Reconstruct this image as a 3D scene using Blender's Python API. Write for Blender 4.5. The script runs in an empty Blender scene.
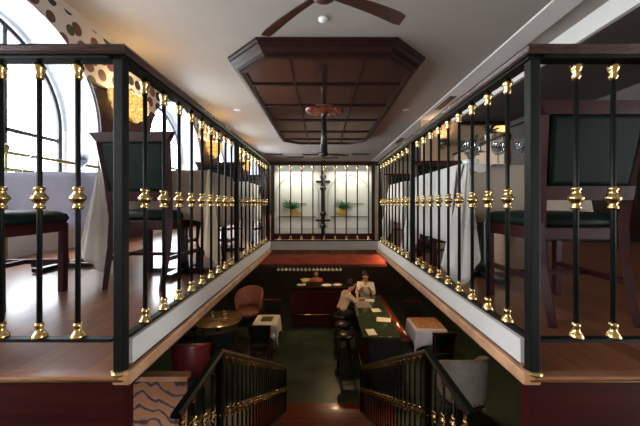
import bpy, bmesh, math, random
from mathutils import Vector, Matrix
R = math.radians
random.seed(7)
S = bpy.context.scene
COL = S.collection

# ------------------------------------------------------------------ camera, sky, exposure
E = 3.523                      # eye height above the lower floor
cam = bpy.data.cameras.new('camera')
cam.sensor_width = 36.0
cam.lens = 36.0 * 300.0 / 640.0
cam.shift_x = -3.0 / 640.0
cam.shift_y = -9.0 / 640.0
cam.clip_start = 0.02
camo = bpy.data.objects.new('camera', cam)
COL.objects.link(camo)
camo.location = (0, 0, E)
camo.rotation_euler = (R(90), 0, 0)
S.camera = camo

w = bpy.data.worlds.new('sky'); S.world = w; w.use_nodes = True
bg = w.node_tree.nodes['Background']
bg.inputs[0].default_value = (0.92, 0.96, 1.0, 1)
bg.inputs[1].default_value = 12.5
S.view_settings.view_transform = 'Standard'
S.view_settings.look = 'None'
S.view_settings.gamma = 1.0
S.view_settings.use_curve_mapping = False
S.view_settings.exposure = 0.38

def lamp(name, kind, loc, energy, color=(1, .8, .55), size=.1, rot=(0, 0, 0), **k):
    l = bpy.data.lights.new(name, kind); l.energy = energy; l.color = color
    if kind == 'AREA':
        l.shape = 'RECTANGLE'; l.size = size; l.size_y = k.get('sy', size)
    elif kind in ('POINT', 'SPOT'):
        l.shadow_soft_size = size
        if kind == 'SPOT':
            l.spot_size = k.get('spot', R(110)); l.spot_blend = .6
    o = bpy.data.objects.new(name, l); COL.objects.link(o)
    o.location = loc; o.rotation_euler = rot
    return o

ARCH = [-.45, 2.9, 6.25, 9.6, 12.95]       # arch centres along the left wall
WX, REVEAL, AR, AZ = -3.0, -3.5, 1.1, E + .97
for c in ARCH:                              # daylight portals in the window openings
    p = lamp('window_daylight', 'AREA', (REVEAL - .12, c, E + .95), 1.0, (1, 1, 1), 2.2, (0, R(-90), 0), sy=2.3)
    p.data.cycles.is_portal = True
p = lamp('entrance_daylight', 'AREA', (5.75, -1.0, 3.2), 1.0, (1, 1, 1), 2.9, (0, R(90), 0), sy=1.8)
p.data.cycles.is_portal = True

# ------------------------------------------------------------------ materials
def mat(name, col, rough=.5, metal=0., var=0., scale=8., col2=None, bump=0., emit=None, estr=0., coat=0., spec=None, stretch=None):
    m = bpy.data.materials.new(name); m.use_nodes = True
    nt = m.node_tree; b = nt.nodes['Principled BSDF']
    b.inputs['Base Color'].default_value = (*col, 1)
    b.inputs['Roughness'].default_value = rough
    b.inputs['Metallic'].default_value = metal
    if coat: b.inputs['Coat Weight'].default_value = coat; b.inputs['Coat Roughness'].default_value = .08
    if spec is not None: b.inputs['Specular IOR Level'].default_value = spec
    if emit: b.inputs['Emission Color'].default_value = (*emit, 1); b.inputs['Emission Strength'].default_value = estr
    tc = nt.nodes.new('ShaderNodeTexCoord'); mp = nt.nodes.new('ShaderNodeMapping')
    if stretch: mp.inputs['Scale'].default_value = stretch
    nt.links.new(tc.outputs['Object'], mp.inputs['Vector'])
    n = nt.nodes.new('ShaderNodeTexNoise'); n.inputs['Scale'].default_value = scale; n.inputs['Detail'].default_value = 4
    nt.links.new(mp.outputs[0], n.inputs['Vector'])
    cr = nt.nodes.new('ShaderNodeValToRGB')
    c2 = col2 or tuple(max(0, x * (1 - (var or .08))) for x in col)
    cr.color_ramp.elements[0].color = (*c2, 1); cr.color_ramp.elements[0].position = .35
    cr.color_ramp.elements[1].color = (*col, 1); cr.color_ramp.elements[1].position = .65
    nt.links.new(n.outputs[0], cr.inputs[0]); nt.links.new(cr.outputs[0], b.inputs['Base Color'])
    if bump:
        bp = nt.nodes.new('ShaderNodeBump'); bp.inputs['Strength'].default_value = bump; bp.inputs['Distance'].default_value = .01
        nt.links.new(n.outputs[0], bp.inputs['Height']); nt.links.new(bp.outputs[0], b.inputs['Normal'])
    return m

IRON = mat('black iron', (.005, .007, .006), .45, .0, .3, 20, spec=.2)
BRASS = mat('polished brass', (.72, .51, .22), .25, 1., .15, 30)
MAHOG = mat('mahogany', (.045, .007, .008), .4, 0, .4, 5, (.030, .005, .006), spec=.2, stretch=(8, 8, 1))
RAILWOOD = mat('handrail wood', (.046, .017, .012), .25, 0, .4, 6, (.022, .008, .006), coat=.15, spec=.4, stretch=(2, 2, 12))
REDWOOD = mat('red stained wood', (.21, .040, .020), .3, 0, .5, 4, (.11, .020, .012), coat=.4, stretch=(1, 12, 6))
FASCIA = mat('dark red panel', (.050, .006, .005), .35, 0, .4, 3, (.026, .004, .004), spec=.3, stretch=(1, 4, 12))
COPPER = mat('nosing wood', (.62, .34, .19), .35, 0, .3, 9, (.40, .20, .11), coat=.3)
KERB = mat('cream kerb paint', (.66, .63, .60), .5, 0, .08, 5)
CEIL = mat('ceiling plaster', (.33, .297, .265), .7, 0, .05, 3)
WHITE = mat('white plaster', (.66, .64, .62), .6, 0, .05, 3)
GREEN = mat('green leather', (.004, .013, .009), .5, 0, .3, 12, bump=.05, spec=.12)
CLOTH = mat('white linen', (.90, .875, .85), .85, 0, .05, 14)
LAV = mat('lavender white linen', (.76, .78, .95), .85, 0, .06, 14)
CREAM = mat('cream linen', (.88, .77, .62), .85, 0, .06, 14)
SHADELINEN = mat('shaded linen', (.36, .28, .22), .85, 0, .06, 14)  # linen with shade put into its colour, for the cloth fronts
def translucent(m, k):
    nt = m.node_tree; b = nt.nodes['Principled BSDF']; out = nt.nodes['Material Output']
    t = nt.nodes.new('ShaderNodeBsdfTranslucent'); mx = nt.nodes.new('ShaderNodeMixShader'); mx.inputs[0].default_value = k
    nt.links.new(b.inputs['Base Color'].links[0].from_socket, t.inputs[0])
    nt.links.new(b.outputs[0], mx.inputs[1]); nt.links.new(t.outputs[0], mx.inputs[2]); nt.links.new(mx.outputs[0], out.inputs[0])
for q in (CLOTH, LAV, CREAM): translucent(q, .35)
DARKWOOD = mat('dark brown wood', (.020, .011, .008), .4, 0, .4, 6, spec=.3)
BROWNWALL = mat('dark brown wall', (.085, .068, .058), .6, 0, .2, 4)
WARMWALL = mat('beige wall', (.50, .37, .25), .7, 0, .1, 3)
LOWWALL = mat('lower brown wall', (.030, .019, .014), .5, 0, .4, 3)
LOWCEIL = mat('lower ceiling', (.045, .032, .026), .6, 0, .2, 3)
GLASSY = mat('porcelain', (.85, .85, .83), .2, 0, .03, 6)
GOLD = mat('gold lamp leaves', (.85, .60, .20), .25, .9, .2, 20, emit=(1., .62, .18), estr=.55)
PAPER = mat('paper', (.85, .82, .74), .6, 0, .05, 9)
SKIN = mat('skin', (.55, .30, .21), .55, 0, .1, 12)
HAIR = mat('dark hair', (.022, .014, .010), .5, 0, .3, 40)
SHIRT = mat('pale shirt', (.62, .48, .42), .8, 0, .08, 15)
SHIRTW = mat('white shirt', (.85, .82, .78), .8, 0, .05, 15)
SHIRTR = mat('rose red shirt', (.42, .13, .10), .8, 0, .1, 15)
TROUS = mat('dark trousers', (.018, .018, .022), .8, 0, .2, 15)
BLACK = mat('black metal', (.012, .012, .012), .35, 0, .2, 20)
REDLEA = mat('red leather', (.17, .020, .022), .35, 0, .3, 9)
ROSE = mat('rose brown leather', (.30, .13, .10), .4, 0, .3, 9)
TAUPELEA = mat('taupe upholstery', (.22, .18, .14), .7, 0, .2, 9)
OLIVE = mat('aged olive brass', (.30, .26, .09), .35, .6, .2, 20)
PLANT = mat('green leaves', (.035, .16, .055), .5, 0, .3, 20)
PLANTD = mat('dark leaves', (.025, .05, .018), .5, 0, .3, 20)
YELLOW = mat('yellow glazed gold', (.78, .58, .12), .3, .3, .2, 12)
GREENST = mat('green marble counter', (.060, .085, .050), .12, 0, .5, 5, (.028, .045, .028), coat=.4)
BLADE = mat('fan blade wood', (.060, .022, .016), .3, 0, .3, 7, coat=.2)
COFFER = mat('coffer mahogany', (.024, .007, .006), .38, 0, .4, 4, (.016, .006, .005), spec=.25)
PANEL = mat('coffer panel', (.034, .014, .014), .14, 0, .4, 2.2, (.020, .009, .010), coat=.6)
GREY = mat('vent grey', (.05, .05, .05), .5)

def floor_mat():
    m = bpy.data.materials.new('plank floor'); m.use_nodes = True; nt = m.node_tree; b = nt.nodes['Principled BSDF']
    tc = nt.nodes.new('ShaderNodeTexCoord'); mp = nt.nodes.new('ShaderNodeMapping'); mp.inputs['Rotation'].default_value = (0, 0, R(90))
    nt.links.new(tc.outputs['Object'], mp.inputs[0])
    br = nt.nodes.new('ShaderNodeTexBrick'); br.inputs['Scale'].default_value = 1.0
    br.inputs['Brick Width'].default_value = .9; br.inputs['Row Height'].default_value = .075; br.inputs['Mortar Size'].default_value = .0012
    br.inputs['Color1'].default_value = (.36, .14, .062, 1); br.inputs['Color2'].default_value = (.22, .085, .038, 1); br.inputs['Mortar'].default_value = (.02, .01, .006, 1)
    nt.links.new(mp.outputs[0], br.inputs['Vector'])
    mp2 = nt.nodes.new('ShaderNodeMapping'); mp2.inputs['Scale'].default_value = (22, 1.6, 1)
    nt.links.new(tc.outputs['Object'], mp2.inputs[0])
    n = nt.nodes.new('ShaderNodeTexNoise'); n.inputs['Scale'].default_value = 2.0; n.inputs['Detail'].default_value = 6
    nt.links.new(mp2.outputs[0], n.inputs['Vector'])
    mx = nt.nodes.new('ShaderNodeMixRGB'); mx.blend_type = 'MULTIPLY'; mx.inputs[0].default_value = .55
    nt.links.new(br.outputs[0], mx.inputs[1]); nt.links.new(n.outputs[0], mx.inputs[2]); nt.links.new(mx.outputs[0], b.inputs['Base Color'])
    b.inputs['Roughness'].default_value = .3; b.inputs['Coat Weight'].default_value = .22; b.inputs['Coat Roughness'].default_value = .14; b.inputs['Specular IOR Level'].default_value = .3
    return m
FLOOR = floor_mat()

def tile_mat():
    m = bpy.data.materials.new('green marble floor'); m.use_nodes = True; nt = m.node_tree; b = nt.nodes['Principled BSDF']
    tc = nt.nodes.new('ShaderNodeTexCoord'); br = nt.nodes.new('ShaderNodeTexBrick')
    br.offset = 0; br.inputs['Scale'].default_value = 1; br.inputs['Brick Width'].default_value = .6; br.inputs['Row Height'].default_value = .6
    br.inputs['Mortar Size'].default_value = .004
    br.inputs['Color1'].default_value = (.050, .075, .048, 1); br.inputs['Color2'].default_value = (.034, .052, .038, 1); br.inputs['Mortar'].default_value = (.015, .02, .015, 1)
    nt.links.new(tc.outputs['Object'], br.inputs['Vector'])
    n = nt.nodes.new('ShaderNodeTexNoise'); n.inputs['Scale'].default_value = 3; n.inputs['Detail'].default_value = 8
    nt.links.new(tc.outputs['Object'], n.inputs['Vector'])
    mx = nt.nodes.new('ShaderNodeMixRGB'); mx.blend_type = 'OVERLAY'; mx.inputs[0].default_value = .6
    nt.links.new(br.outputs[0], mx.inputs[1]); nt.links.new(n.outputs[0], mx.inputs[2]); nt.links.new(mx.outputs[0], b.inputs['Base Color'])
    b.inputs['Roughness'].default_value = .35
    return m
TILE = tile_mat()

def pebble_mat():
    """white plaster with a zone of set pebbles above the piers"""
    m = bpy.data.materials.new('pebbled plaster'); m.use_nodes = True; nt = m.node_tree; b = nt.nodes['Principled BSDF']
    L = nt.links.new
    tc = nt.nodes.new('ShaderNodeTexCoord'); mp = nt.nodes.new('ShaderNodeMapping'); mp.inputs['Scale'].default_value = (0.0, 1.0, .95); L(tc.outputs['Object'], mp.inputs[0])
    v = nt.nodes.new('ShaderNodeTexVoronoi'); v.inputs['Scale'].default_value = 5.2; v.inputs['Randomness'].default_value = .62; v.voronoi_dimensions = '2D'
    sx = nt.nodes.new('ShaderNodeSeparateXYZ'); L(tc.outputs['Object'], sx.inputs[0])
    cb = nt.nodes.new('ShaderNodeCombineXYZ'); L(sx.outputs[1], cb.inputs[0]); L(sx.outputs[2], cb.inputs[1]); L(cb.outputs[0], v.inputs['Vector'])
    def math_(op, a, c):
        n = nt.nodes.new('ShaderNodeMath'); n.operation = op
        for i, q in enumerate((a, c)):
            if isinstance(q, (int, float)): n.inputs[i].default_value = q
            else: L(q, n.inputs[i])
        return n.outputs[0]
    # pebble radius varies by cell
    sr = nt.nodes.new('ShaderNodeSeparateColor'); L(v.outputs['Color'], sr.inputs[0])
    rad = math_('ADD', math_('MULTIPLY', sr.outputs[1], .16), .30)
    peb = math_('LESS_THAN', v.outputs['Distance'], rad)
    zon = math_('MULTIPLY', math_('GREATER_THAN', sx.outputs[2], E + 1.56), math_('LESS_THAN', sx.outputs[2], E + 2.27))
    mask = math_('MULTIPLY', peb, zon)
    cr = nt.nodes.new('ShaderNodeValToRGB'); cr.color_ramp.interpolation = 'CONSTANT'
    e = cr.color_ramp.elements; e[0].color = (.11, .035, .028, 1); e[1].position = .35; e[1].color = (.028, .030, .026, 1)
    q = e.new(.65); q.color = (.15, .055, .045, 1); q = e.new(.85); q.color = (.045, .055, .045, 1)
    L(sr.outputs[0], cr.inputs[0])
    mx = nt.nodes.new('ShaderNodeMixRGB'); mx.inputs[1].default_value = (.58, .54, .50, 1); L(mask, mx.inputs[0]); L(cr.outputs[0], mx.inputs[2]); L(mx.outputs[0], b.inputs['Base Color'])
    bp = nt.nodes.new('ShaderNodeBump'); bp.inputs['Strength'].default_value = .4; bp.inputs['Distance'].default_value = .02; L(mask, bp.inputs['Height']); L(bp.outputs[0], b.inputs['Normal'])
    b.inputs['Roughness'].default_value = .55
    return m
PEBBLE = pebble_mat()

def brick_mat(name, c1, c2, mo, bw, rh, ms):
    m = bpy.data.materials.new(name); m.use_nodes = True; nt = m.node_tree; b = nt.nodes['Principled BSDF']
    tc = nt.nodes.new('ShaderNodeTexCoord'); mp = nt.nodes.new('ShaderNodeMapping'); mp.inputs['Rotation'].default_value = (R(90), 0, R(90)); nt.links.new(tc.outputs['Object'], mp.inputs[0])
    br = nt.nodes.new('ShaderNodeTexBrick'); br.inputs['Scale'].default_value = 1
    for k, q in (('Color1', c1), ('Color2', c2), ('Mortar', mo)): br.inputs[k].default_value = (*q, 1)
    br.inputs['Brick Width'].default_value = bw; br.inputs['Row Height'].default_value = rh; br.inputs['Mortar Size'].default_value = ms
    sx = nt.nodes.new('ShaderNodeSeparateXYZ'); cb = nt.nodes.new('ShaderNodeCombineXYZ'); nt.links.new(tc.outputs['Object'], sx.inputs[0])
    nt.links.new(sx.outputs[1], cb.inputs[0]); nt.links.new(sx.outputs[2], cb.inputs[1]); nt.links.new(cb.outputs[0], br.inputs['Vector'])
    nt.links.new(br.outputs[0], b.inputs['Base Color']); b.inputs['Roughness'].default_value = .4
    return m
PIER = brick_mat('purple brown brick', (.085, .035, .038), (.055, .026, .032), (.02, .012, .012), .24, .085, .006)

def marble_panel_mat():
    m = bpy.data.materials.new('marbled veneer'); m.use_nodes = True; nt = m.node_tree; b = nt.nodes['Principled BSDF']
    tc = nt.nodes.new('ShaderNodeTexCoord'); mp = nt.nodes.new('ShaderNodeMapping'); mp.inputs['Scale'].default_value = (2.2, 1, 1.1); nt.links.new(tc.outputs['Object'], mp.inputs[0])
    wv = nt.nodes.new('ShaderNodeTexWave'); wv.wave_type = 'RINGS'; wv.rings_direction = 'Y'; wv.inputs['Scale'].default_value = 3.2; wv.inputs['Distortion'].default_value = 7; wv.inputs['Detail'].default_value = 2; wv.inputs['Detail Scale'].default_value = 1.3
    nt.links.new(mp.outputs[0], wv.inputs['Vector'])
    cr = nt.nodes.new('ShaderNodeValToRGB'); e = cr.color_ramp.elements
    e[0].color = (.07, .03, .022, 1); e[0].position = .03; e[1].color = (.30, .15, .11, 1); e[1].position = .16
    q = e.new(.6); q.color = (.33, .19, .19, 1); q = e.new(.9); q.color = (.40, .17, .05, 1)
    nt.links.new(wv.outputs[0], cr.inputs[0]); nt.links.new(cr.outputs[0], b.inputs['Base Color']); b.inputs['Roughness'].default_value = .3
    return m
MARBLED = marble_panel_mat()

def glass_mat(name, tint=(1, 1, 1), ior=1.45, base=.04):
    m = bpy.data.materials.new(name); m.use_nodes = True; nt = m.node_tree
    nt.nodes.remove(nt.nodes['Principled BSDF']); out = nt.nodes['Material Output']
    t = nt.nodes.new('ShaderNodeBsdfTransparent'); t.inputs[0].default_value = (*tint, 1)
    g = nt.nodes.new('ShaderNodeBsdfGlossy'); g.inputs['Roughness'].default_value = .03
    lw = nt.nodes.new('ShaderNodeLayerWeight'); lw.inputs[0].default_value = .5
    f = nt.nodes.new('ShaderNodeMath'); f.operation = 'POWER'; f.inputs[1].default_value = 5.0; nt.links.new(lw.outputs['Facing'], f.inputs[0])
    mx = nt.nodes.new('ShaderNodeMixShader')
    n = nt.nodes.new('ShaderNodeTexNoise'); n.inputs['Scale'].default_value = 2.; a = nt.nodes.new('ShaderNodeMath'); a.operation = 'MULTIPLY_ADD'; a.inputs[1].default_value = base
    nt.links.new(n.outputs[0], a.inputs[0]); nt.links.new(f.outputs[0], a.inputs[2])
    nt.links.new(a.outputs[0], mx.inputs[0]); nt.links.new(t.outputs[0], mx.inputs[1]); nt.links.new(g.outputs[0], mx.inputs[2]); nt.links.new(mx.outputs[0], out.inputs[0])
    return m
GLASS = glass_mat('clear glass', (.86, .89, .92), 1.5, .35)
PANE = glass_mat('window glass', (.97, .99, 1.0), 1.4, .02)
FROST = mat('etched glass', (.82, .86, .82), .35, 0, .12, 3, (.76, .80, .76))

# ------------------------------------------------------------------ mesh helpers
class MB:
    def __init__(s): s.b = bmesh.new(); s.sm = set()
    def box(s, x0, x1, y0, y1, z0, z1):
        v = [s.b.verts.new(p) for p in ((x0, y0, z0), (x1, y0, z0), (x1, y1, z0), (x0, y1, z0), (x0, y0, z1), (x1, y0, z1), (x1, y1, z1), (x0, y1, z1))]
        for f in ((3, 2, 1, 0), (4, 5, 6, 7), (0, 1, 5, 4), (1, 2, 6, 5), (2, 3, 7, 6), (3, 0, 4, 7)): s.b.faces.new([v[i] for i in f])
        return s
    def loops(s, rings, closed=True, cap=True, smooth=True):
        vv = [[s.b.verts.new(p) for p in r] for r in rings]
        n = len(vv[0])
        for a, c in zip(vv[:-1], vv[1:]):
            for i in range(n if closed else n - 1):
                j = (i + 1) % n
                f = s.b.faces.new((a[i], a[j], c[j], c[i])); f.smooth = smooth
        if cap and closed:
            s.b.faces.new(list(reversed(vv[0]))); s.b.faces.new(vv[-1])
        return s
    def lathe(s, prof, c=(0, 0, 0), n=12, axis='Z', smooth=True):
        rings = []
        for r, h in prof:
            ring = []
            for i in range(n):
                a = 2 * math.pi * i / n; r_ = max(r, 1e-4)
                p = (r_ * math.cos(a), r_ * math.sin(a), h)
                if axis == 'Y': p = (p[0], -p[2], p[1])
                if axis == 'X': p = (p[2], p[0], p[1])
                ring.append((p[0] + c[0], p[1] + c[1], p[2] + c[2]))
            rings.append(ring)
        return s.loops(rings, True, True, smooth)
    def tube(s, pts, r, n=8, radii=None, smooth=True, flat=1.):
        pts = [Vector(p) for p in pts]; rings = []; up = None
        for i, p in enumerate(pts):
            t = (pts[min(i + 1, len(pts) - 1)] - pts[max(i - 1, 0)]).normalized()
            if up is None:
                up = Vector((0, 0, 1)) if abs(t.z) < .95 else Vector((0, 1, 0))
            x = t.cross(up).normalized(); y = x.cross(t).normalized()
            q = radii[i] if radii else r
            rings.append([tuple(p + x * q * math.cos(2 * math.pi * k / n) + y * q * flat * math.sin(2 * math.pi * k / n)) for k in range(n)])
        return s.loops(rings, True, True, smooth)
    def sweep(s, prof, pts, side, smooth=False):
        """profile (u sideways, v up) swept along a path; side(i) gives the sideways vector at each point"""
        rings = []
        for i, p in enumerate(pts):
            p = Vector(p); x = Vector(side(i))
            rings.append([tuple(p + x * u + Vector((0, 0, v))) for u, v in prof])
        return s.loops(rings, True, True, smooth)
    def bar(s, p, q, w, h):
        p, q = Vector(p), Vector(q); t = (q - p).normalized()
        up = Vector((0, 0, 1)) if abs(t.z) < .95 else Vector((0, 1, 0))
        x = t.cross(up).normalized() * w / 2; y = x.cross(t).normalized() * h / 2
        return s.loops([[tuple(c + a * x + b_ * y) for a, b_ in ((-1, -1), (1, -1), (1, 1), (-1, 1))] for c in (p, q)], smooth=False)
    def sphere(s, c, r, n=10, m=7, sc=(1, 1, 1)):
        rings = []
        for j in range(m + 1):
            a = -math.pi / 2 + math.pi * j / m; rr = max(math.cos(a), 1e-3)
            rings.append([(c[0] + r * sc[0] * rr * math.cos(2 * math.pi * i / n), c[1] + r * sc[1] * rr * math.sin(2 * math.pi * i / n), c[2] + r * sc[2] * math.sin(a)) for i in range(n)])
        return s.loops(rings)
    def prism(s, poly, z0, z1):
        return s.loops([[(x, y, z0) for x, y in poly], [(x, y, z1) for x, y in poly]], smooth=False)
    def build(s, name, m, parent=None, bevel=0., loc=None):
        me = bpy.data.meshes.new(name)
        bmesh.ops.recalc_face_normals(s.b, faces=s.b.faces[:])
        s.b.to_mesh(me); s.b.free(); me.materials.append(m)
        o = bpy.data.objects.new(name, me); COL.objects.link(o)
        if parent: o.parent = parent
        if loc: o.location = loc
        if bevel:
            d = o.modifiers.new('bevel', 'BEVEL'); d.width = bevel; d.segments = 2; d.limit_method = 'ANGLE'; d.angle_limit = R(40)
        return o

def tag(o, label, cat, group=None, kind=None):
    o['label'] = label; o['category'] = cat
    if group: o['group'] = group
    if kind: o['kind'] = kind
    return o
def thing(name, label, cat, loc=(0, 0, 0), rz=0., group=None):
    o = bpy.data.objects.new(name, None); COL.objects.link(o); o.location = loc; o.rotation_euler = (0, 0, rz); o.empty_display_size = .1
    return tag(o, label, cat, group)
def struct(o): o['kind'] = 'structure'; return o
KIDS = {}
def copy_tree(o, parent=None):
    c = o.copy(); COL.objects.link(c); c.parent = parent
    for ch in list(o.children): copy_tree(ch, c)
    return c
def clone(o, label, loc, rz=0., group=None):
    c = copy_tree(o); c.location = loc; c.rotation_euler = (0, 0, rz); c['label'] = label
    if group: c['group'] = group
    return c
def sbox(name, m, x0, x1, y0, y1, z0, z1, bevel=0.):
    return struct(MB().box(x0, x1, y0, y1, z0, z1).build(name, m, bevel=bevel))

# ------------------------------------------------------------------ the setting
UF = 3.0; CZ = E + 2.35; LZ = 1.745
XL, XR = -.600, .622            # faces of the stair opening
Y0, Y1 = .912, 3.43             # front and far edge of the opening
sbox('floor_left', FLOOR, -3.55, XL - .02, Y0 + .03, 16.5, UF - .05, UF)
sbox('floor_right', FLOOR, XR + .02, 5.5, Y0 + .03, 16.5, UF - .05, UF)
sbox('floor_far', FLOOR, XL - .02, XR + .02, Y1 - .02, 16.5, UF - .05, UF)
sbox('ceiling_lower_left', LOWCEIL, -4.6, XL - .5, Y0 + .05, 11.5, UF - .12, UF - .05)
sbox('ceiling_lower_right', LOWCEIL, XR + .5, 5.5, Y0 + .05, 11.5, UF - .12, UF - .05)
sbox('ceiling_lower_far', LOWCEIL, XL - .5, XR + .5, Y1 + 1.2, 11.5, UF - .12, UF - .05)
sbox('floor_lower', TILE, -4.6, 5.5, Y0, 11.5, -.08, 0)
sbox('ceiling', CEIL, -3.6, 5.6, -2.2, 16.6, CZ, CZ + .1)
sbox('wall_far', WARMWALL, -3.6, 5.6, 16.5, 16.6, UF - .1, CZ)
sbox('wall_right', BROWNWALL, 5.5, 5.6, -.1, 16.6, 0, CZ)
sbox('wall_back', WARMWALL, -4.7, 5.6, -2.2, -2.1, 1.6, CZ)
DY0, DY1, DZ = -1.9, -.1, 4.6              # glazed entrance on the right of the landing
sbox('wall_right_entrance', BROWNWALL, 5.5, 5.6, -2.2, DY0, 0, CZ)
sbox('wall_right_head', BROWNWALL, 5.5, 5.6, DY0, DY1, DZ, CZ)
sbox('wall_right_foot', BROWNWALL, 5.5, 5.6, DY0, DY1, 0, LZ)
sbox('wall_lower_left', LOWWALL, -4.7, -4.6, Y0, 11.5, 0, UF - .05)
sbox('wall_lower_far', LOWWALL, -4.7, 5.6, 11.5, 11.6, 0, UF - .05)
sbox('wall_front_left', FASCIA, -4.7, XL - .005, Y0, Y0 + .045, 0, UF - .012)
sbox('wall_front_right', FASCIA, XR + .005, 5.5, Y0, Y0 + .045, 0, UF - .012)
sbox('floor_landing', FASCIA, -4.7, 5.6, -2.2, Y0, LZ - .1, LZ)
# thin bright edge along the front of the platform
NOSE = mat('polished nosing', (.34, .15, .08), .2, 0, .3, 5, (.24, .10, .05), coat=.6, stretch=(1, 8, 8))
sbox('trim_1', NOSE, -3.5, XL - .02, Y0 - .008, Y0 + .032, UF - .010, UF + .001, .004)
sbox('trim_2', NOSE, XR + .02, 5.4, Y0 - .008, Y0 + .032, UF - .010, UF + .001, .004)
sbox('trim_22', BRASS, -3.5, XL - .003, Y0 - .010, Y0 + .001, UF - .0135, UF - .0095)
sbox('trim_23', BRASS, XR + .003, 5.4, Y0 - .010, Y0 + .001, UF - .0135, UF - .0095)
# kerb and nosing round the opening
sbox('trim_3', KERB, XL - .042, XL, Y0 + .033, Y1, UF + .022, UF + .0985)
sbox('trim_4', KERB, XR, XR + .042, Y0 + .033, Y1, UF + .022, UF + .0985)
sbox('trim_5', KERB, XL - .05, XR + .05, Y1, Y1 + .05, UF - .03, UF + .0985)
sbox('trim_6', COPPER, XL - .04, XL + .014, Y0 - .004, Y1, UF - .028, UF + .012, .006)
sbox('trim_7', COPPER, XR - .014, XR + .04, Y0 - .004, Y1, UF - .028, UF + .012, .006)
sbox('trim_8', DARKWOOD, XL - .05, XL - .006, Y0 + .05, Y1, UF - .05, UF + .022)
sbox('trim_9', DARKWOOD, XR + .006, XR + .05, Y0 + .05, Y1, UF - .05, UF + .022)

# left wall with five arched windows
REVEALM = mat('blue grey plaster', (.38, .41, .46), .6, 0, .05, 3)
def left_wall():
    m = MB(); b = m.b
    def quad(*p): b.faces.new([b.verts.new(q) for q in p])
    sill = UF + .35; y = -2.2
    for c in ARCH:
        a, d = c - AR, c + AR
        quad((WX, y, UF - .1), (WX, a, UF - .1), (WX, a, CZ), (WX, y, CZ))
        quad((WX, a, UF - .1), (WX, d, UF - .1), (WX, d, sill), (WX, a, sill))
        quad((WX, a, sill), (WX, d, sill), (REVEAL, d, sill), (REVEAL, a, sill))
        for k in (a, d): quad((WX, k, sill), (REVEAL, k, sill), (REVEAL, k, AZ), (WX, k, AZ))
        n = 28
        for i in range(n):
            t0, t1 = math.pi * i / n, math.pi * (i + 1) / n
            p0 = (c - AR * math.cos(t0), AZ + AR * math.sin(t0)); p1 = (c - AR * math.cos(t1), AZ + AR * math.sin(t1))
            quad((WX, p0[0], p0[1]), (WX, p1[0], p1[1]), (WX, p1[0], CZ), (WX, p0[0], CZ))
            f = b.faces.new([b.verts.new(q) for q in ((WX, *p0), (REVEAL, *p0), (REVEAL, *p1), (WX, *p1))]); f.material_index = 1
        y = d
    quad((WX, y, UF - .1), (WX, 16.6, UF - .1), (WX, 16.6, CZ), (WX, y, CZ))
    bmesh.ops.remove_doubles(b, verts=b.verts[:], dist=1e-4)
    me = bpy.data.meshes.new('wall_left'); b.to_mesh(me); b.free(); me.materials.append(PEBBLE); me.materials.append(REVEALM)
    o = bpy.data.objects.new('wall_left', me); COL.objects.link(o); struct(o)
    # the outer leaf of the wall, closing the room between the windows
    y = -2.2
    q = MB()
    for c in ARCH + [None]:
        a = c - AR if c is not None else 16.6
        q.box(REVEAL - .06, WX - .02, y + .012, a - .012, 1.6, CZ + .1) if a > y else None
        if c is not None: y = c + AR
    for c in ARCH: q.box(REVEAL - .06, WX - .02, c - AR, c + AR, 1.6, UF + .34); q.box(REVEAL - .06, WX - .02, c - AR, c + AR, AZ + AR + .02, CZ + .1)
    for c in ARCH:
        n = 14
        for sgn in (-1, 1):
            pts = [(c + sgn * AR, AZ + AR + .02)] + [(c + sgn * AR * math.cos(math.pi / 2 * i / n), AZ + AR * math.sin(math.pi / 2 * i / n) + .004) for i in range(n + 1)]
            q.loops([[(REVEAL - .06, y_, z_) for y_, z_ in pts], [(REVEAL - .02, y_, z_) for y_, z_ in pts]], smooth=False)
    struct(q.build('wall_outer', WHITE))
left_wall()
FRAMEM = mat('window frame', (.035, .042, .045), .4, 0, .2, 9)
for i, c in enumerate(ARCH):
    x = REVEAL + .03; sill = UF + .35
    def archpath(r): return [(x, c - r, sill + .03)] + [(x, c - r * math.cos(math.pi * k / 30), AZ + r * math.sin(math.pi * k / 30)) for k in range(31)] + [(x, c + r, sill + .03)]
    r = AR - .05
    m = MB()
    m.tube(archpath(r), .03, 6, smooth=False)
    m.bar((x, c - r, sill + .03), (x, c + r, sill + .03), .06, .06)
    f = struct(m.build('window_%d' % (i + 1), FRAMEM))
    mm = MB()
    for dy in (-.36, .36): mm.bar((x, c + dy, sill + .03), (x, c + dy, AZ + math.sqrt(r * r - dy * dy)), .035, .045)
    mm.bar((x, c - r, AZ - .15), (x, c + r, AZ - .15), .035, .045)
    mm.build('glazing_bar', FRAMEM, f)
    pm = MB(); ring = archpath(r - .02)
    pm.loops([[(x - .006, p[1], p[2]) for p in ring], [(x + .004, p[1], p[2]) for p in ring]], smooth=False)
    pm.build('pane', PANE, f)
m = MB()
for y in (DY0 + .03, (DY0 + DY1) / 2, DY1 - .03): m.box(5.52, 5.58, y - .03, y + .03, LZ, DZ)
for z in (LZ + .04, LZ + 2.1, DZ - .03): m.box(5.52, 5.58, DY0, DY1, z - .03, z + .03)
dr = struct(m.build('door_1', FRAMEM))
MB().box(5.546, 5.554, DY0 + .03, DY1 - .03, LZ + .05, DZ - .04).build('pane', PANE, dr)
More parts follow.
